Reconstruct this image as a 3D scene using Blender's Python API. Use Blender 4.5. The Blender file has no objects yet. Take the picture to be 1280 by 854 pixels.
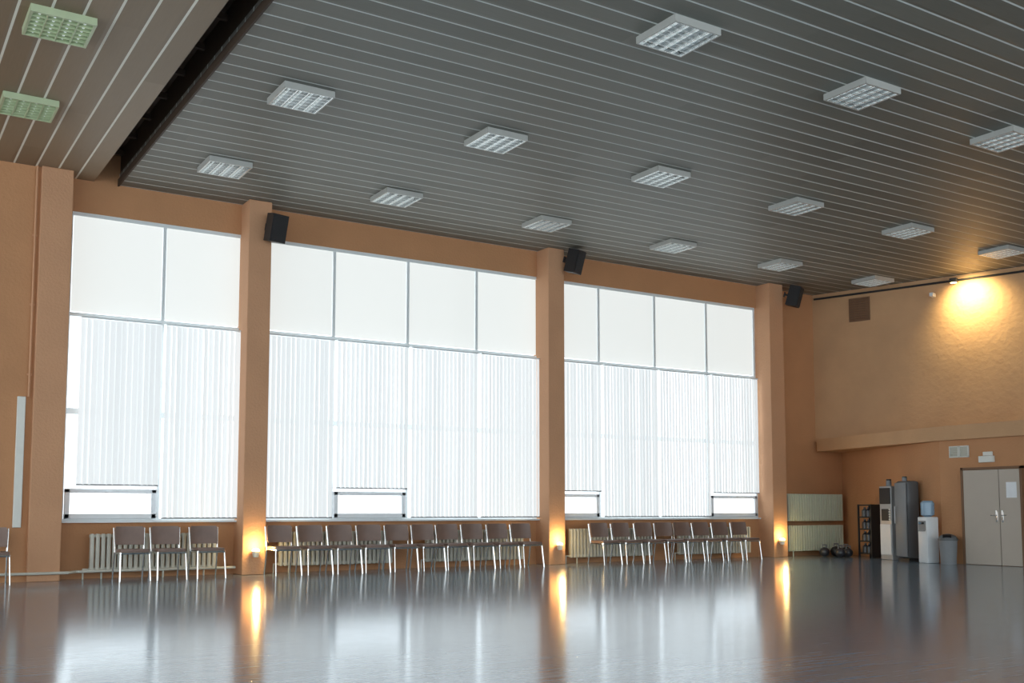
import bpy, bmesh, math, random
from mathutils import Vector, Matrix, Euler
random.seed(4)
scene = bpy.context.scene
COL = scene.collection
R = math.radians
ZOOM = (1, 640, 427)

# ------------------------------------------------------------------ materials
def new_mat(name):
    m = bpy.data.materials.new(name); m.use_nodes = True
    nt = m.node_tree
    return m, nt, nt.nodes['Principled BSDF'], nt.nodes['Material Output']

def simple(name, col, rough=0.5, metal=0.0, emis=None, estr=0.0, noise=0.06, nscale=8.0, bump=0.0, bscale=60.0):
    m, nt, p, o = new_mat(name)
    p.inputs['Roughness'].default_value = rough
    p.inputs['Metallic'].default_value = metal
    tc = nt.nodes.new('ShaderNodeTexCoord')
    n = nt.nodes.new('ShaderNodeTexNoise'); n.inputs['Scale'].default_value = nscale
    n.inputs['Detail'].default_value = 4
    nt.links.new(tc.outputs['Object'], n.inputs['Vector'])
    mx = nt.nodes.new('ShaderNodeMixRGB')
    mx.inputs[1].default_value = (*[c*(1-noise) for c in col], 1)
    mx.inputs[2].default_value = (*[min(1, c*(1+noise)) for c in col], 1)
    nt.links.new(n.outputs['Fac'], mx.inputs[0])
    nt.links.new(mx.outputs[0], p.inputs['Base Color'])
    if bump:
        n2 = nt.nodes.new('ShaderNodeTexNoise'); n2.inputs['Scale'].default_value = bscale
        n2.inputs['Detail'].default_value = 6
        nt.links.new(tc.outputs['Object'], n2.inputs['Vector'])
        b = nt.nodes.new('ShaderNodeBump'); b.inputs['Strength'].default_value = bump
        b.inputs['Distance'].default_value = 0.02
        nt.links.new(n2.outputs['Fac'], b.inputs['Height'])
        nt.links.new(b.outputs['Normal'], p.inputs['Normal'])
    if emis:
        p.inputs['Emission Color'].default_value = (*emis, 1)
        p.inputs['Emission Strength'].default_value = estr
    return m

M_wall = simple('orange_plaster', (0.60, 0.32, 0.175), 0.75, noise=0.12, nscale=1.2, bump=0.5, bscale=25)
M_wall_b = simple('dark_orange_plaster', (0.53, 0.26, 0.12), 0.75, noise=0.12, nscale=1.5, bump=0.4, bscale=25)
M_wall_end = simple('ochre_plaster', (0.57, 0.33, 0.17), 0.7, noise=0.14, nscale=1.5, bump=0.9, bscale=9)
M_trough = simple('dark_brown_timber', (0.05, 0.03, 0.018), 0.7, noise=0.4, nscale=3)
M_frame = simple('pale_aluminium_paint', (0.78, 0.82, 0.83), 0.4)
M_whiteframe = simple('white_window_plastic', (0.84, 0.87, 0.90), 0.4)
M_white = simple('white_enamel', (0.75, 0.74, 0.68), 0.4)
M_rad = simple('cream_radiator_enamel', (0.60, 0.58, 0.50), 0.4)
M_radg = simple('pale_green_radiator_enamel', (0.58, 0.62, 0.50), 0.4)
M_chrome = simple('chrome', (0.80, 0.79, 0.77), 0.22, 1.0, noise=0.03)
M_brown = simple('brown_vinyl', (0.22, 0.14, 0.11), 0.32, noise=0.15, bump=0.15)
M_black = simple('black_plastic', (0.018, 0.018, 0.02), 0.5)
M_grille = simple('black_speaker_mesh', (0.03, 0.03, 0.032), 0.8, bump=0.8, bscale=200)
M_dgrey = simple('dark_grey_paint', (0.10, 0.105, 0.11), 0.4)
M_bottle = simple('dark_bottle_plastic', (0.035, 0.037, 0.045), 0.3)
M_mgrey = simple('mid_grey_plastic', (0.22, 0.23, 0.24), 0.45)
M_silver = simple('silver_paint', (0.45, 0.46, 0.47), 0.35, 0.3)
M_applw = simple('white_appliance_plastic', (0.75, 0.77, 0.78), 0.35)
M_door = simple('beige_door_paint', (0.50, 0.43, 0.36), 0.5, noise=0.06, nscale=3)
M_paper = simple('white_paper', (0.85, 0.86, 0.88), 0.8)
M_vent = simple('brown_vent_metal', (0.20, 0.10, 0.05), 0.6)
M_tube = simple('fluorescent_tube_glass', (0.9, 0.92, 0.92), 0.3, emis=(0.9, 1, 1), estr=0.45)
M_refl = simple('white_reflector', (0.88, 0.9, 0.9), 0.2, 0.3)
M_louv = simple('satin_aluminium_louvre', (0.80, 0.82, 0.82), 0.2, 0.85)
M_housing = simple('fixture_housing_enamel', (0.46, 0.46, 0.43), 0.45)
M_fixg = simple('yellow_green_reflector', (0.50, 0.58, 0.37), 0.35)
M_lamp = simple('warm_lamp_lens', (1, 0.8, 0.4), 0.3, emis=(1.0, 0.70, 0.26), estr=16.0)
M_water = simple('blue_water_bottle', (0.25, 0.38, 0.50), 0.12)

def daylight_glow(name, col, strength, transp, slat, vary):  # fabric emits light itself, imitating daylight coming through from outside
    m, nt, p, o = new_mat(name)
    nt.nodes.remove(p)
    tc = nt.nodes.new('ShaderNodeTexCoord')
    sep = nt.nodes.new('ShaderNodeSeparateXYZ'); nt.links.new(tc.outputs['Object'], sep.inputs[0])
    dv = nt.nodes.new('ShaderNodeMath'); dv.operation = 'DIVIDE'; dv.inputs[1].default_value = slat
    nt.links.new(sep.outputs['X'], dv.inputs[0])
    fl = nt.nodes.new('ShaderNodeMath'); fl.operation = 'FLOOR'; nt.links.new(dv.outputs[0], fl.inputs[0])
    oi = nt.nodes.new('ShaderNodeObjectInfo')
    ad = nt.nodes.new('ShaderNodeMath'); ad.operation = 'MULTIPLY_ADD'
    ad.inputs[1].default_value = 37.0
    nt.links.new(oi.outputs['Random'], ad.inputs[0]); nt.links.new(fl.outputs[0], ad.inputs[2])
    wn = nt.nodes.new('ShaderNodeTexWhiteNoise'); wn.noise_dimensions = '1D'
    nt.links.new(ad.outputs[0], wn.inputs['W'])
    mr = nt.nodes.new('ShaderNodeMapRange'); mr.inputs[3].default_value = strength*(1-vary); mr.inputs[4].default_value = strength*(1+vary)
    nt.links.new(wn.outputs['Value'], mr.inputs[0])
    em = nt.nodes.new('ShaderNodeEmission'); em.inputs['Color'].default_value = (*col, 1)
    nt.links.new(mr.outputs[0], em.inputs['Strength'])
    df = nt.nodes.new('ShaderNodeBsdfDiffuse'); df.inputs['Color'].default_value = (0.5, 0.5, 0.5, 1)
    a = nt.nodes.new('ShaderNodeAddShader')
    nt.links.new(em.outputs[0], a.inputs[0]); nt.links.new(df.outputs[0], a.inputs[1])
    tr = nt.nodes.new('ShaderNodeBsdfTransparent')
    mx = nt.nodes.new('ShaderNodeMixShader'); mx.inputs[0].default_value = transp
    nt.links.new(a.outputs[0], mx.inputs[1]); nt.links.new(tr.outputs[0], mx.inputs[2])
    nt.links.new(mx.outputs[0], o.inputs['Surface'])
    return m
M_blind = daylight_glow('daylight_glow_white_blind_fabric', (0.91, 0.975, 1.0), 0.61, 0.085, 0.09, 0.07)  # slats glow on their own as stand-in daylight, also lighting the room
M_upper = daylight_glow('daylight_glow_cream_screen_fabric', (0.955, 0.99, 0.955), 0.64, 0.07, 5.0, 0.03)  # upper panes get the same added emission in place of daylight behind them

def glass():
    m, nt, p, o = new_mat('clear_window_glass'); nt.nodes.remove(p)
    tr = nt.nodes.new('ShaderNodeBsdfTransparent'); gl = nt.nodes.new('ShaderNodeBsdfGlossy')
    gl.inputs['Roughness'].default_value = 0.05
    mx = nt.nodes.new('ShaderNodeMixShader'); mx.inputs[0].default_value = 0.06
    nt.links.new(tr.outputs[0], mx.inputs[1]); nt.links.new(gl.outputs[0], mx.inputs[2])
    nt.links.new(mx.outputs[0], o.inputs['Surface']); return m
M_glass = glass()

def slats(name, axis, pitch, c1, c2, line, lw):
    m, nt, p, o = new_mat(name)
    N, L = nt.nodes, nt.links
    tc = N.new('ShaderNodeTexCoord'); sep = N.new('ShaderNodeSeparateXYZ'); L.new(tc.outputs['Object'], sep.inputs[0])
    dv = N.new('ShaderNodeMath'); dv.operation = 'DIVIDE'; dv.inputs[1].default_value = pitch
    L.new(sep.outputs[axis], dv.inputs[0])
    fl = N.new('ShaderNodeMath'); fl.operation = 'FLOOR'; L.new(dv.outputs[0], fl.inputs[0])
    fr = N.new('ShaderNodeMath'); fr.operation = 'FRACT'; L.new(dv.outputs[0], fr.inputs[0])
    lt = N.new('ShaderNodeMath'); lt.operation = 'LESS_THAN'; lt.inputs[1].default_value = lw; L.new(fr.outputs[0], lt.inputs[0])
    oth = 'Y' if axis == 'X' else 'X'
    d2 = N.new('ShaderNodeMath'); d2.operation = 'MULTIPLY_ADD'; d2.inputs[1].default_value = 0.33
    w1 = N.new('ShaderNodeTexWhiteNoise'); w1.noise_dimensions = '1D'; L.new(fl.outputs[0], w1.inputs['W'])
    L.new(sep.outputs[oth], d2.inputs[0]); 
    ml = N.new('ShaderNodeMath'); ml.operation = 'MULTIPLY'; ml.inputs[1].default_value = 7.0; L.new(w1.outputs['Value'], ml.inputs[0])
    L.new(ml.outputs[0], d2.inputs[2])
    f2 = N.new('ShaderNodeMath'); f2.operation = 'FLOOR'; L.new(d2.outputs[0], f2.inputs[0])
    cb = N.new('ShaderNodeCombineXYZ'); L.new(fl.outputs[0], cb.inputs[0]); L.new(f2.outputs[0], cb.inputs[1])
    w2 = N.new('ShaderNodeTexWhiteNoise'); w2.noise_dimensions = '2D'; L.new(cb.outputs[0], w2.inputs['Vector'])
    mp = N.new('ShaderNodeMapping')
    mp.inputs['Scale'].default_value = (25, 1.2, 1) if axis == 'X' else (1.2, 25, 1)
    L.new(tc.outputs['Object'], mp.inputs[0])
    ns = N.new('ShaderNodeTexNoise'); ns.inputs['Scale'].default_value = 2.0; ns.inputs['Detail'].default_value = 5
    L.new(mp.outputs[0], ns.inputs['Vector'])
    av = N.new('ShaderNodeMath'); av.operation = 'MULTIPLY_ADD'; av.inputs[1].default_value = 0.5
    hf = N.new('ShaderNodeMath'); hf.operation = 'MULTIPLY'; hf.inputs[1].default_value = 0.5; L.new(ns.outputs['Fac'], hf.inputs[0])
    L.new(w2.outputs['Value'], av.inputs[0]); L.new(hf.outputs[0], av.inputs[2])
    mc = N.new('ShaderNodeMixRGB'); mc.inputs[1].default_value = (*c1, 1); mc.inputs[2].default_value = (*c2, 1)
    L.new(av.outputs[0], mc.inputs[0])
    m2 = N.new('ShaderNodeMixRGB'); m2.inputs[2].default_value = (*line, 1)
    L.new(mc.outputs[0], m2.inputs[1]); L.new(lt.outputs[0], m2.inputs[0])
    L.new(m2.outputs[0], p.inputs['Base Color'])
    p.inputs['Roughness'].default_value = 0.5
    pp = N.new('ShaderNodeMath'); pp.operation = 'PINGPONG'; pp.inputs[1].default_value = 0.5; L.new(fr.outputs[0], pp.inputs[0])
    mn = N.new('ShaderNodeMath'); mn.operation = 'MINIMUM'; mn.inputs[1].default_value = 0.12; L.new(pp.outputs[0], mn.inputs[0])
    b = N.new('ShaderNodeBump'); b.inputs['Strength'].default_value = 0.5; b.inputs['Distance'].default_value = 0.1
    L.new(mn.outputs[0], b.inputs['Height']); L.new(b.outputs['Normal'], p.inputs['Normal'])
    return m
M_ceil = slats('grey_brown_slat_ceiling', 'Y', 0.30, (0.128, 0.130, 0.112), (0.21, 0.208, 0.18), (0.62, 0.65, 0.62), 0.09)
M_ceil_l = slats('wood_slat_ceiling', 'X', 0.32, (0.22, 0.155, 0.095), (0.32, 0.235, 0.155), (0.80, 0.78, 0.68), 0.09)

def floor_mat():
    m, nt, p, o = new_mat('grey_laminate_floor'); N, L = nt.nodes, nt.links
    tc = N.new('ShaderNodeTexCoord')
    br = N.new('ShaderNodeTexBrick'); br.inputs['Scale'].default_value = 1.0
    br.inputs['Brick Width'].default_value = 1.3; br.inputs['Row Height'].default_value = 0.19
    br.inputs['Mortar Size'].default_value = 0.004
    br.inputs['Color1'].default_value = (0.175, 0.235, 0.30, 1); br.inputs['Color2'].default_value = (0.225, 0.29, 0.36, 1)
    br.inputs['Mortar'].default_value = (0.09, 0.12, 0.15, 1)
    L.new(tc.outputs['Object'], br.inputs['Vector'])
    mp = N.new('ShaderNodeMapping'); mp.inputs['Scale'].default_value = (0.8, 10, 1); L.new(tc.outputs['Object'], mp.inputs[0])
    ns = N.new('ShaderNodeTexNoise'); ns.inputs['Scale'].default_value = 3; ns.inputs['Detail'].default_value = 6
    L.new(mp.outputs[0], ns.inputs['Vector'])
    mx = N.new('ShaderNodeMixRGB'); mx.blend_type = 'OVERLAY'; mx.inputs[0].default_value = 0.5
    L.new(br.outputs['Color'], mx.inputs[1]); L.new(ns.outputs['Fac'], mx.inputs[2])
    L.new(mx.outputs[0], p.inputs['Base Color'])
    mr = N.new('ShaderNodeMapRange'); mr.inputs[3].default_value = 0.09; mr.inputs[4].default_value = 0.19
    L.new(ns.outputs['Fac'], mr.inputs[0]); L.new(mr.outputs[0], p.inputs['Roughness'])
    p.inputs['IOR'].default_value = 1.9
    p.inputs['Specular Tint'].default_value = (0.84, 0.95, 1.0, 1)
    b = N.new('ShaderNodeBump'); b.inputs['Strength'].default_value = 0.12; b.inputs['Distance'].default_value = 0.004
    L.new(br.outputs['Fac'], b.inputs['Height']); b.invert = True
    L.new(b.outputs['Normal'], p.inputs['Normal'])
    return m
M_floor = floor_mat()

# ------------------------------------------------------------------ mesh builder
class MB:
    def __init__(s): s.bm = bmesh.new()
    def box(s, c, d, rot=None, bev=0.0):
        r = bmesh.ops.create_cube(s.bm, size=1.0)
        vs = r['verts']
        mat = Matrix.Translation(Vector(c)) @ (Euler(rot).to_matrix().to_4x4() if rot else Matrix()) @ Matrix.Diagonal((*d, 1))
        bmesh.ops.transform(s.bm, matrix=mat, verts=vs)
        if bev:
            es = list({e for v in vs for e in v.link_edges})
            bmesh.ops.bevel(s.bm, geom=es, offset=bev, segments=2, affect='EDGES', profile=0.5)
        return s
    def cyl(s, p0, p1, r0, r1=None, seg=12):
        r1 = r0 if r1 is None else r1
        p0 = Vector(p0); p1 = Vector(p1); d = p1-p0
        r = bmesh.ops.create_cone(s.bm, cap_ends=True, segments=seg, radius1=r0, radius2=r1, depth=d.length)
        q = d.to_track_quat('Z', 'Y')
        bmesh.ops.transform(s.bm, matrix=Matrix.Translation((p0+p1)/2) @ q.to_matrix().to_4x4(), verts=r['verts'])
        return s
    def tube(s, pts, r, seg=8):
        for a, b in zip(pts[:-1], pts[1:]): s.cyl(a, b, r, seg=seg)
        for a in pts[1:-1]: s.ball(a, r, 8)
        return s
    def ball(s, c, r, seg=16, sc=(1, 1, 1)):
        k = bmesh.ops.create_uvsphere(s.bm, u_segments=seg, v_segments=max(6, seg//2), radius=r)
        bmesh.ops.transform(s.bm, matrix=Matrix.Translation(Vector(c)) @ Matrix.Diagonal((*sc, 1)), verts=k['verts'])
        return s
    def prism(s, poly, z0, z1):
        lo = [s.bm.verts.new((x, y, z0)) for x, y in poly]; hi = [s.bm.verts.new((x, y, z1)) for x, y in poly]
        s.bm.faces.new(lo[::-1]); s.bm.faces.new(hi); n = len(poly)
        for i in range(n): s.bm.faces.new((lo[i], lo[(i+1) % n], hi[(i+1) % n], hi[i]))
        return s
    def grid(s, rows, thick):
        f = [[s.bm.verts.new(p) for p in r] for r in rows]
        b = [[s.bm.verts.new((p[0], p[1]+thick, p[2])) for p in r] for r in rows]
        nr, nc = len(rows), len(rows[0])
        for i in range(nr-1):
            for j in range(nc-1):
                s.bm.faces.new((f[i][j], f[i][j+1], f[i+1][j+1], f[i+1][j]))
                s.bm.faces.new((b[i][j], b[i+1][j], b[i+1][j+1], b[i][j+1]))
        for i in range(nr-1):
            s.bm.faces.new((f[i][0], f[i+1][0], b[i+1][0], b[i][0])); s.bm.faces.new((f[i][-1], b[i][-1], b[i+1][-1], f[i+1][-1]))
        for j in range(nc-1):
            s.bm.faces.new((f[0][j], b[0][j], b[0][j+1], f[0][j+1])); s.bm.faces.new((f[-1][j], f[-1][j+1], b[-1][j+1], b[-1][j]))
        return s
    def obj(s, name, mat, parent=None, loc=(0, 0, 0), rotz=0.0, smooth=False, **props):
        bmesh.ops.recalc_face_normals(s.bm, faces=s.bm.faces[:])
        me = bpy.data.meshes.new(name); s.bm.to_mesh(me); s.bm.free()
        me.materials.append(mat)
        if smooth:
            for p in me.polygons: p.use_smooth = True
            try: me.set_sharp_from_angle(angle=R(40))
            except Exception: pass
        o = bpy.data.objects.new(name, me); COL.objects.link(o)
        o.location = loc; o.rotation_euler = (0, 0, rotz)
        if parent: o.parent = parent
        for k, v in props.items(): o[k] = v
        return o
def empty(name, loc, rot=(0, 0, 0), **props):
    e = bpy.data.objects.new(name, None); e.empty_display_size = 0.1; COL.objects.link(e)
    e.location = loc; e.rotation_euler = rot
    for k, v in props.items(): e[k] = v
    return e
def copy_thing(src, loc, rot=None, **props):
    o = src.copy(); COL.objects.link(o); o.location = loc
    if rot is not None: o.rotation_euler = rot
    for k, v in props.items(): o[k] = v
    for ch in src.children:
        c = ch.copy(); COL.objects.link(c); c.parent = o
        c.matrix_parent_inverse = ch.matrix_parent_inverse.copy()
        for g in ch.children:
            gc = g.copy(); COL.objects.link(gc); gc.parent = c
    return o
ST = dict(kind='structure')

# ------------------------------------------------------------------ dimensions
YW = 18.10      # window plane
YP = 17.60      # pillar front
ZC = 6.52       # ceiling
SILL, TRANS, HEAD = 0.90, 4.28, 5.98
XR = 23.4

# ------------------------------------------------------------------ shell
MB().box((7.5, 7, -0.05), (33, 25, 0.1)).obj('floor', M_floor, label='glossy grey laminate floor of the hall', **ST)
w = MB()
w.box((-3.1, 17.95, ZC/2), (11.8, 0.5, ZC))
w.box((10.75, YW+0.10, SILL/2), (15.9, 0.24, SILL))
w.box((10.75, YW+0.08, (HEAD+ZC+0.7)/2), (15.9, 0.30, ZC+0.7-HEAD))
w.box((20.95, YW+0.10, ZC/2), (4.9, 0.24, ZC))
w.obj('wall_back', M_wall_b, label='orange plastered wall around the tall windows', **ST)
for i, (x0, x1) in enumerate([(2.33, 2.80), (5.67, 6.08), (11.97, 12.37), (18.33, 18.79)]):
    b = MB().box(((x0+x1)/2, YP+0.28, ZC/2), (x1-x0, 0.56, ZC), bev=0.012)
    b.obj('trim_%d' % (i+1), M_wall, label='orange plastered pillar between the windows', **ST)
MB().prism([(20.32, 18.2), (22.06, 12.8), (22.9, 10.0), (22.9, -5), (23.2, -5), (23.2, 18.2)], 2.80, ZC).obj('wall_right', M_wall_end, label='ochre stucco upper end wall', **ST)
MB().prism([(21.37, 18.2), (19.42, 13.9), (19.42, -5), (19.8, -5), (19.8, 12), (23.2, 18.2)], 0, 2.57).obj('wall_lower', M_wall_b, label='orange plaster lower end wall', **ST)
MB().prism([(20.28, 17.98), (19.32, 13.7), (19.32, -5), (23.2, -5), (23.2, 17.98)], 2.56, 2.86).obj('trim_5', M_wall_end, label='ochre plaster ledge along the end wall', **ST)
MB().box(((3.58+XR)/2, 6.7, ZC+0.1), (XR-3.58, 23.4, 0.2)).obj('ceiling', M_ceil, label='grey metal slat ceiling with pale joints', **ST)
MB().box(((-9+3.18)/2, 6.7, ZC+0.1), (12.18, 23.4, 0.2)).obj('ceiling_side', M_ceil_l, label='brown wood slat ceiling with pale joints', **ST)
t = MB()
t.box((3.38, 6.7, ZC+0.62), (0.7, 23.4, 0.05)); t.box((3.14, 6.7, ZC+0.4), (0.06, 23.4, 0.4)); t.box((3.62, 6.7, ZC+0.4), (0.06, 23.4, 0.4))
for k in range(24): t.box((3.38, -4+k*0.95, ZC+0.5), (0.42, 0.06, 0.08))
t.box((3.565, 6.7, ZC+0.04), (0.025, 23.3, 0.12))
t.obj('trim_6', M_trough, label='dark timber lined slot in the ceiling', **ST)

# ------------------------------------------------------------------ windows
bays = [[2.86, 4.36, 5.88], [5.93, 7.46, 8.99, 10.53, 12.02], [12.07, 13.60, 15.17, 16.73, 18.27]]
short = {(0, 0), (1, 1), (2, 0), (2, 3)}
for bi, mu in enumerate(bays):
    f = MB()
    X0, X1 = mu[0], mu[-1]
    for mx_ in mu: f.box((mx_, YW, (SILL+HEAD)/2), (0.055, 0.09, HEAD-SILL), bev=0.006)
    f.box(((X0+X1)/2, YW, SILL+0.03), (X1-X0, 0.10, 0.06)); f.box(((X0+X1)/2, YW, HEAD-0.03), (X1-X0, 0.10, 0.06))
    f.box(((X0+X1)/2, YW, TRANS), (X1-X0, 0.10, 0.06)); f.box(((X0+X1)/2, YW+0.02, 2.70), (X1-X0, 0.05, 0.10))
    f.box(((X0+X1)/2, YW-0.06, SILL+0.01), (X1-X0, 0.20, 0.03))
    win = f.obj('window_%d' % (bi+1), M_frame, label='tall aluminium framed window band', **ST)
    MB().box(((X0+X1)/2, YW+0.01, (SILL+HEAD)/2), (X1-X0, 0.008, HEAD-SILL)).obj('glass', M_glass, win)
    for pi in range(len(mu)-1):
        a, b = mu[pi]+0.035, mu[pi+1]-0.035
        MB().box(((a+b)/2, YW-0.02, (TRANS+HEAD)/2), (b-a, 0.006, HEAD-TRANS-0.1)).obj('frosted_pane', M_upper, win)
        if (bi, pi) in short:
            s = MB(); z0, z1 = SILL+0.06, 1.44
            c = (a+b)/2
            s.box((c, YW-0.05, z0+0.04), (b-a, 0.07, 0.08), bev=0.008); s.box((c, YW-0.05, z1-0.03), (b-a, 0.07, 0.07), bev=0.008)
            s.box((a+0.04, YW-0.05, (z0+z1)/2), (0.08, 0.07, z1-z0), bev=0.008); s.box((b-0.04, YW-0.05, (z0+z1)/2), (0.08, 0.07, z1-z0), bev=0.008)
            cs = s.obj('casement', M_whiteframe, win)
            MB().box((c-0.05, YW-0.10, z1-0.05), (0.10, 0.03, 0.025), bev=0.005).obj('handle', M_whiteframe, cs)
        zb = 1.50 if (bi, pi) in short else 0.96
        zt = TRANS-0.06
        aa, bb = a, b
        if (bi, pi) == (0, 0): aa = a+0.15
        root = empty('vertical_blind', ((aa+bb)/2, YW-0.16, zb), category='window blind', group='white vertical blinds at the windows',
                     label='white vertical slat blind, shorter above the small sash' if (bi, pi) in short else 'white vertical slat blind reaching the window sill')
        W = bb-aa; n = max(8, round(W/0.09)); H = zt-zb
        s = MB()
        base = random.choice([8, 12, 16])
        for k in range(n):
            x = -W/2+(k+0.5)*W/n
            ang = base+random.uniform(-2, 2)+(12 if random.random() < 0.12 else 0)
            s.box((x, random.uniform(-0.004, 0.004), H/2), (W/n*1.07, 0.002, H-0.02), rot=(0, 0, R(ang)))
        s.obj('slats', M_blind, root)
        MB().box((0, 0, H+0.01), (W, 0.05, 0.03), bev=0.005).obj('headrail', M_frame, root)
        s = MB()
        for k in range(n):
            x = -W/2+(k+0.5)*W/n
            s.box((x, 0, 0.005), (W/n*1.01, 0.012, 0.022))
        s.obj('bottom_weights', M_mgrey, root)

# ------------------------------------------------------------------ radiators
def radiator(name, loc, n, h, mat, label, group='radiators under the windows', feet=True):
    root = empty(name, loc, label=label, category='radiator', group=group)
    zb = 0.12 if feet else 0.0
    s = MB(); pit = 0.085
    for k in range(n):
        x = (k-(n-1)/2)*pit
        s.box((x, 0, zb+h/2), (0.062, 0.10, h), bev=0.016)
        s.box((x, 0, zb+h*0.06), (pit, 0.06, 0.05), bev=0.008); s.box((x, 0, zb+h*0.94), (pit, 0.06, 0.05), bev=0.008)
    s.obj('radiator_sections', mat, root, smooth=True)
    xe = n*pit/2
    if feet:
        MB().tube([(-xe, 0.0, zb+h*0.06), (-xe-0.08, 0.0, zb+h*0.06), (-xe-0.08, 0.0, 0.0)], 0.014).obj('supply_pipe', mat, root, smooth=True)
        for sx in (-1, 1): MB().cyl((sx*(xe-0.2), 0, zb+0.03), (sx*(xe-0.2), 0, 0), 0.014).obj('foot', mat, root, smooth=True)
    else:
        for sx in (-1, 1): MB().box((sx*(xe-0.3), 0.06, h*0.9), (0.03, 0.06, 0.05)).obj('wall_bracket', mat, root)
    return root
for xc, n in [(4.28, 24), (7.5, 26), (10.4, 26), (13.75, 26), (16.7, 26)]:
    radiator('radiator', (xc, 17.86, 0), n, 0.60, M_rad, 'cream cast iron radiator behind the chairs')
radiator('radiator', (20.02, 17.86, 0), 23, 0.62, M_radg, 'pale green radiator, lower of a stacked pair', group='stacked radiators in the corner')
radiator('radiator', (20.02, 17.86, 0.84), 23, 0.66, M_radg, 'pale green radiator, upper of a stacked pair', group='stacked radiators in the corner', feet=False)
p = MB().tube([(-1, 17.62, 0.13), (2.25, 17.52, 0.13), (2.9, 17.52, 0.13), (3.05, 17.74, 0.13), (5.6, 17.74, 0.13)], 0.022, 10)
p.cyl((0.5, 17.58, 0), (0.5, 17.58, 0.13), 0.015); p.cyl((4.4, 17.74, 0), (4.4, 17.74, 0.13), 0.015)
p.obj('heating_pipe', M_rad, smooth=True, label='cream heating pipe running low along the wall', category='pipe')
p = MB().cyl((2.27, 17.66, 2.85), (2.27, 17.66, ZC), 0.018)
for z in (3.2, 4.3, 5.4): p.box((2.27, 17.685, z), (0.07, 0.04, 0.03))
p.obj('riser_pipe', M_wall, smooth=True, label='orange painted riser pipe beside the pillar', category='pipe')
MB().box((2.17, 17.67, 1.84), (0.12, 0.06, 2.02), bev=0.01).obj('cable_cover', M_white, label='long white vertical cable cover on the orange wall', category='cable cover')

# ------------------------------------------------------------------ chairs
def chair(loc):
    root = empty('chair', loc, label='brown vinyl chair with chrome legs under the windows', category='chair', group='brown chairs along the window wall')
    s = MB(); s.box((0, -0.02, 0.465), (0.44, 0.42, 0.05), bev=0.02)
    s.obj('seat', M_brown, root, smooth=True)
    rows = []
    for i in range(7):
        z = 0.55+0.29*i/6
        wv = 0.22-(0.014 if i in (0, 6) else 0)
        rows.append([(-wv+2*wv*j/8, 0.19+0.05*(i/6)+0.035*(1-((j-4)/4)**2)-0.03, z) for j in range(9)])
    MB().grid(rows, 0.028).obj('backrest', M_brown, root, smooth=True)
    fr = MB().tube([(-0.21, -0.22, 0.43), (0.21, -0.22, 0.43), (0.21, 0.19, 0.43), (-0.21, 0.19, 0.43), (-0.21, -0.22, 0.43)], 0.018)
    fr.obj('seat_frame', M_chrome, root, smooth=True)
    for sx in (-1, 1):
        MB().tube([(sx*0.215, -0.21, 0.44), (sx*0.228, -0.27, 0.0)], 0.014).obj('leg', M_chrome, root, smooth=True)
        MB().tube([(sx*0.236, 0.25, 0.82), (sx*0.222, 0.19, 0.44), (sx*0.228, 0.28, 0.0)], 0.014).obj('leg', M_chrome, root, smooth=True)
    return root
c0 = chair((3.78, 17.20, 0))
xs = [4.35, 4.96]+[6.27+0.545*k for k in range(10)]+[13.09+0.563*k for k in range(8)]+[1.80]
for x in xs:
    copy_thing(c0, (x+random.uniform(-0.015, 0.015), 17.20+random.uniform(-0.04, 0.04), 0), (0, 0, R(random.uniform(-3, 3))))

# ------------------------------------------------------------------ ceiling light fixtures
def fixture(loc, mr, ml, mh, label):
    root = empty('ceiling_light', loc, label=label, category='ceiling light', group='square louvred ceiling lights')
    S, h = 0.66, 0.085
    s = MB()
    for sx, sy, dx, dy in ((0, 1, S, 0.02), (0, -1, S, 0.02), (1, 0, 0.02, S), (-1, 0, 0.02, S)):
        s.box((sx*S/2, sy*S/2, -h/2), (dx+0.02 if dx > 0.1 else dx, dy+0.02 if dy > 0.1 else dy, h), bev=0.003)
    s.box((0, 0, -0.005), (S, S, 0.01))
    s.obj('housing', mh, root)
    s = MB()
    for k in range(4):
        x = (k-1.5)*0.155
        s.box((x-0.038, 0, -0.025), (0.078, S-0.04, 0.003), rot=(0, R(-24), 0)); s.box((x+0.038, 0, -0.025), (0.078, S-0.04, 0.003), rot=(0, R(24), 0))
    s.obj('reflector', mr, root)
    s = MB()
    for k in range(5): s.box(((k-2)*0.158, 0, -h+0.018), (0.014, S-0.02, 0.034))
    for k in range(7): s.box((0, (k-3)*0.105, -h+0.018), (S-0.02, 0.008, 0.034))
    s.obj('louvre', ml, root)
    for k in range(4):
        MB().cyl(((k-1.5)*0.155, -S/2+0.03, -0.042), ((k-1.5)*0.155, S/2-0.03, -0.042), 0.013, seg=10).obj('fluorescent_tube', M_tube, root, smooth=True)
    return root
f0 = fixture((4.76, 16.05, ZC), M_refl, M_louv, M_housing, 'square ceiling light with aluminium louvre grid')
xs = [4.76, 7.75, 10.88, 14.0, 17.08, 20.15]
for r, y in enumerate([16.05, 12.75, 8.75]):
    for k, x in enumerate(xs):
        if (r, k) == (0, 0) or (r == 2 and k in (0, 5)): continue
        copy_thing(f0, (x, y, ZC))
g0 = fixture((1.78, 15.0, ZC), M_fixg, M_fixg, M_fixg, 'square ceiling light with yellow-green tinted louvre')
copy_thing(g0, (1.74, 12.25, ZC))

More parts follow.
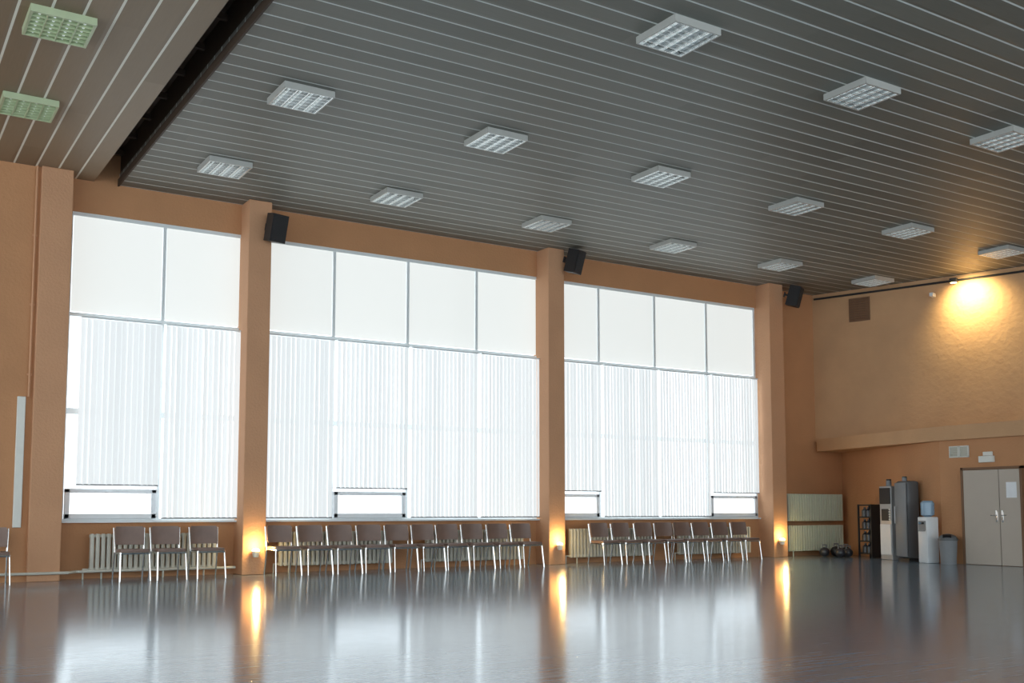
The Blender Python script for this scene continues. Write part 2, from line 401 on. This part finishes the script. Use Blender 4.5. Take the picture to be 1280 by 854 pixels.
# ------------------------------------------------------------------ loudspeakers
def speaker(loc, rz, tilt):
    root = empty('loudspeaker', loc, (R(tilt), 0, rz), label='black wall loudspeaker tilted down from the pillar top', category='loudspeaker', group='black loudspeakers on the pillars')
    s = MB(); s.prism([(-0.16, -0.14), (0.16, -0.14), (0.10, 0.14), (-0.10, 0.14)], -0.24, 0.24)
    s.obj('cabinet', M_black, root)
    s = MB(); s.box((0, -0.148, 0), (0.28, 0.015, 0.44), bev=0.006); s.obj('grille', M_grille, root)
    s = MB(); s.tube([(0, 0.13, 0), (0, 0.24, 0.0)], 0.02); s.box((0, 0.24, 0), (0.08, 0.02, 0.12)); s.obj('bracket', M_black, root)
speaker((6.05, 17.36, 6.0), R(15), 14)
speaker((12.47, 17.38, 6.24), R(25), 16)
speaker((18.95, 17.38, 6.22), R(30), 16)

# ------------------------------------------------------------------ pillar up-lights
for x in (5.88, 12.18, 18.52):
    root = empty('wall_lamp', (x, YP, 0.30), label='small glowing wall lamp low on the orange pillar', category='wall lamp', group='warm lamps on the pillar bases')
    s = MB(); s.cyl((0, -0.08, 0), (0, -0.08, 0.10), 0.045, 0.07, 16); s.box((0, -0.02, 0.05), (0.04, 0.06, 0.04)); s.obj('lamp_body', M_white, root, smooth=True)
    MB().ball((0, -0.08, 0.11), 0.065, 16, (1, 1, 0.7)).obj('bulb', M_lamp, root, smooth=True)
    L = bpy.data.lights.new('warm_uplight', 'POINT'); L.energy = 14; L.color = (1.0, 0.70, 0.28); L.shadow_soft_size = 0.05
    lo = bpy.data.objects.new('uplight_source', L); COL.objects.link(lo); lo.parent = root; lo.location = (0, -0.17, 0.22)

# ------------------------------------------------------------------ things on end wall
TU, TL, TS = R(-72.2), R(-90), R(-106)
root = empty('air_vent', (20.72, 16.92, 6.01), (0, 0, TU), label='brown louvred air vent high on the ochre wall', category='vent')
MB().box((0, -0.01, 0), (0.52, 0.03, 0.58), bev=0.005).obj('vent_frame', M_vent, root)
s = MB()
for k in range(9): s.box((0, -0.035, -0.24+k*0.06), (0.46, 0.03, 0.012), rot=(R(35), 0, 0))
s.obj('vent_louvres', M_vent, root)
root = empty('wall_vent', (19.42, 13.42, 2.31), (0, 0, TL), label='white twin louvred vent above the door', category='vent')
s = MB()
for sx in (-0.115, 0.115):
    for dx, dz, w_, h_ in ((0, 0.11, 0.22, 0.02), (0, -0.11, 0.22, 0.02), (-0.1, 0, 0.02, 0.22), (0.1, 0, 0.02, 0.22)): s.box((sx+dx, -0.02, dz), (w_, 0.03, h_))
s.obj('vent_frame', M_white, root)
s = MB()
for sx in (-0.115, 0.115):
    for k in range(6): s.box((sx, -0.015, -0.08+k*0.032), (0.19, 0.02, 0.012), rot=(R(30), 0, 0))
    s.box((sx, -0.004, 0), (0.2, 0.006, 0.2))
s.obj('vent_louvres', M_rad, root)
root = empty('sign_box', (19.42, 12.79, 2.13), (0, 0, TL), label='small white box sign above the door', category='sign')
MB().box((0, -0.04, 0), (0.32, 0.07, 0.13), bev=0.008).obj('sign_housing', M_white, root)
MB().box((0.02, -0.02, 0.11), (0.2, 0.04, 0.08), bev=0.005).obj('mounting_box', M_white, root)

root = empty('door_1', (19.42, 12.69, 0), (0, 0, TL), label='beige double door in the end wall', **ST)
DW, DH = 1.34, 1.97
s = MB(); s.box((-DW/2+0.025, -0.03, DH/2), (0.05, 0.12, DH)); s.box((DW/2-0.025, -0.03, DH/2), (0.05, 0.12, DH)); s.box((0, -0.03, DH-0.025), (DW, 0.12, 0.05))
s.obj('door_frame', M_vent, root)
for a, b in ((-DW/2+0.05, 0.17), (0.175, DW/2-0.05)):
    s = MB(); s.box(((a+b)/2, -0.06, (DH-0.05)/2), (b-a-0.008, 0.045, DH-0.065), bev=0.004)
    lf = s.obj('door_leaf', M_door, root)
    xh = 0.11 if a < 0 else 0.235
    sg = -1 if a < 0 else 1
    h = MB(); h.box((xh, -0.087, 0.98), (0.045, 0.012, 0.24), bev=0.004); h.tube([(xh, -0.09, 1.0), (xh, -0.13, 1.0), (xh+sg*0.11, -0.13, 1.0)], 0.011)
    h.obj('handle', M_chrome, lf, smooth=True)
MB().box((0.44, -0.086, 1.50), (0.22, 0.003, 0.31)).obj('paper_notice', M_paper, root)

root = empty('wall_spotlight', (21.43, 14.75, 6.38), (0, 0, TU), label='small wall spotlight throwing warm light on the stucco', category='spotlight')
s = MB(); s.box((0, -0.16, 0), (0.16, 0.12, 0.10), bev=0.01); s.cyl((0, -0.1, 0), (0, 0.1, 0), 0.02); s.obj('lamp_body', M_black, root)
MB().box((0, -0.16, -0.055), (0.12, 0.08, 0.015)).obj('lens', M_lamp, root)
L = bpy.data.lights.new('warm_wall_wash', 'SPOT'); L.energy = 270; L.color = (1.0, 0.84, 0.42); L.shadow_soft_size = 0.12
L.spot_size = R(125); L.spot_blend = 1.0
lo = bpy.data.objects.new('wash_source', L); COL.objects.link(lo); lo.parent = root; lo.location = (0.30, -0.60, -0.10)
d = Vector((0.10, 0.75, -0.60)); lo.rotation_euler = d.to_track_quat('-Z', 'Y').to_euler()
root = empty('security_camera', (21.27, 15.20, 6.10), (0, 0, TU), label='small white camera on the ochre wall', category='camera')
MB().tube([(0, 0.03, 0.05), (0, -0.1, 0.0)], 0.018).obj('bracket', M_white, root)
MB().box((0, -0.16, 0), (0.09, 0.20, 0.09), bev=0.012).obj('camera_body', M_applw, root)
MB().tube([(20.33, 18.0, 6.40), (20.90, 16.3, 6.40), (21.93, 13.1, 6.40)], 0.025).obj('cable_duct', M_black, label='dark cable run along the top of the ochre wall', category='cable')

# ------------------------------------------------------------------ appliances (front = local -y)
root = empty('fridge', (19.57, 14.84, 0), (0, 0, TS), label='tall dark grey cooler cabinet with rounded sides', category='fridge')
s = MB(); s.box((0, 0, 0.90), (0.42, 0.32, 1.68), bev=0.06); s.obj('body', M_dgrey, root, smooth=True)
s = MB(); s.box((0, -0.175, 0.90), (0.38, 0.03, 1.60), bev=0.012); d = s.obj('door', M_mgrey, root, smooth=True)
MB().tube([(-0.15, -0.19, 0.8), (-0.15, -0.225, 0.82), (-0.15, -0.225, 1.18), (-0.15, -0.19, 1.2)], 0.011).obj('handle', M_silver, d, smooth=True)
MB().box((0, 0, 0.03), (0.36, 0.28, 0.06)).obj('plinth', M_black, root)
root = empty('vending_machine', (19.80, 15.42, 0), (0, 0, TS), label='narrow silver and black coffee vending machine', category='vending machine')
MB().box((0, 0, 0.82), (0.42, 0.36, 1.64), bev=0.015).obj('body', M_silver, root)
MB().box((0, -0.188, 1.42), (0.38, 0.02, 0.36), bev=0.006).obj('display_panel', M_black, root)
MB().box((0, -0.188, 1.0), (0.26, 0.02, 0.26), bev=0.006).obj('dispensing_niche', M_black, root)
for k in range(5): MB().box((0.16, -0.192, 1.12-k*0.055), (0.05, 0.012, 0.03)).obj('button', M_white, root)
MB().box((0, -0.188, 0.45), (0.38, 0.015, 0.68), bev=0.006).obj('lower_door', M_applw, root)
for (x, y, zt, r_, h) in ((19.78, 15.48, 1.64, 0.06, 0.16), (19.57, 14.90, 1.74, 0.055, 0.10)):
    root = empty('storage_jar', (x, y, zt), label='small dark jar standing on the machine', category='jar')
    MB().cyl((0, 0, 0), (0, 0, h*0.8), r_, seg=16).obj('jar_body', M_mgrey, root, smooth=True)
    MB().cyl((0, 0, h*0.8), (0, 0, h), r_*0.9, seg=16).obj('lid', M_black, root, smooth=True)
root = empty('water_cooler', (19.20, 14.07, 0), (0, 0, TS), label='white floor-standing water cooler with bottle on top', category='water cooler')
s = MB(); s.box((0, 0, 0.48), (0.30, 0.29, 0.96), bev=0.02); s.obj('body', M_applw, root, smooth=True)
MB().box((0, -0.148, 0.78), (0.23, 0.012, 0.2), bev=0.004).obj('tap_niche', M_mgrey, root)
for sx in (-0.05, 0.05):
    MB().box((sx, -0.17, 0.83), (0.03, 0.05, 0.04), bev=0.005).obj('tap', M_black if sx > 0 else M_water, root)
MB().box((0, -0.16, 0.67), (0.2, 0.05, 0.015)).obj('drip_tray', M_mgrey, root)
s = MB(); s.cyl((0, 0, 0.96), (0, 0, 1.0), 0.06, 0.13, 20); s.cyl((0, 0, 1.0), (0, 0, 1.26), 0.135, seg=20); s.cyl((0, 0, 1.26), (0, 0, 1.30), 0.135, 0.10, 20)
for z in (1.06, 1.14, 1.22): s.cyl((0, 0, z), (0, 0, z+0.02), 0.142, seg=20)
s.obj('water_bottle', M_water, root, smooth=True)
root = empty('trash_bin', (19.12, 13.55, 0), label='round grey waste bin with domed lid', category='bin')
MB().cyl((0, 0, 0), (0, 0, 0.48), 0.15, 0.18, 24).obj('bin_body', M_mgrey, root, smooth=True)
s = MB(); s.cyl((0, 0, 0.48), (0, 0, 0.52), 0.195, seg=24); s.ball((0, 0, 0.52), 0.18, 24, (1, 1, 0.55)); s.obj('lid', M_dgrey, root, smooth=True)
MB().box((-0.14, -0.08, 0.57), (0.04, 0.16, 0.06), rot=(0, R(-35), R(30))).obj('flap', M_black, root)
rx, ry = 20.24, 16.38
root = empty('storage_rack', (rx, ry, 0), (0, 0, TS), label='narrow black storage rack with shelves', category='shelf rack')
s = MB()
for sx in (-0.25, 0.25):
    for sy in (-0.15, 0.15): s.box((sx, sy, 0.62), (0.035, 0.035, 1.24))
s.box((0, 0.15, 0.62), (0.50, 0.012, 1.22)); s.box((0.25, 0, 0.62), (0.012, 0.30, 1.22))
s.obj('rack_frame', M_black, root)
for z in (0.10, 0.38, 0.66, 0.94, 1.22):
    MB().box((0, 0, z), (0.50, 0.31, 0.03)).obj('shelf', M_black, root)
cT, sT = math.cos(TS), math.sin(TS)
for z in (0.115, 0.395, 0.675, 0.955):
    for k in range(3):
        lx = -0.15+0.145*k
        px, py = rx+cT*lx-sT*(-0.05), ry+sT*lx+cT*(-0.05)
        b = MB(); b.cyl((0, 0, 0), (0, 0, 0.14), 0.068, seg=14); b.cyl((0, 0, 0.14), (0, 0, 0.19), 0.068, 0.02, 14)
        b.cyl((0, 0, 0.19), (0, 0, 0.22), 0.026, seg=12)
        b.obj('bottle', random.choice([M_bottle, M_bottle, M_dgrey]), loc=(px, py, z), smooth=True, label='dark bottle standing on the storage rack', category='bottle', group='bottles on the storage rack')
for k, (x, y, r_) in enumerate(((19.75, 17.35, 0.12), (20.10, 17.30, 0.13), (19.72, 16.85, 0.12), (20.45, 17.30, 0.12), (20.08, 16.92, 0.11))):
    root = empty('kettlebell', (x, y, 0), label='dark kettlebell on the floor beside the rack', category='kettlebell', group='kettlebells on the floor')
    MB().ball((0, 0, r_*0.93), r_, 20, (1, 1, 0.95)).obj('weight', M_black if k % 2 else M_bottle, root, smooth=True)
    MB().tube([(-0.07, 0, r_*1.7), (-0.07, 0, r_*2.3), (0.07, 0, r_*2.3), (0.07, 0, r_*1.7)], 0.014).obj('handle', M_mgrey, root, smooth=True)

# ------------------------------------------------------------------ world + camera
wd = bpy.data.worlds.new('overcast'); scene.world = wd; wd.use_nodes = True
wd.node_tree.nodes['Background'].inputs[0].default_value = (0.84, 0.94, 1.0, 1)
wd.node_tree.nodes['Background'].inputs[1].default_value = 2.8
scene.view_settings.view_transform = 'Standard'
cam = bpy.data.cameras.new('camera'); co = bpy.data.objects.new('camera', cam); COL.objects.link(co)
co.location = (0, 0, 1.083); co.rotation_euler = (R(90+4.802), 0, R(-32.203))
k_, uc, vc = ZOOM
cam.lens = k_*1309.9/1280*36; cam.sensor_width = 36; cam.shift_x = k_*(uc-640)/1280; cam.shift_y = -k_*(vc-529)/1280
cam.clip_end = 200
scene.camera = co
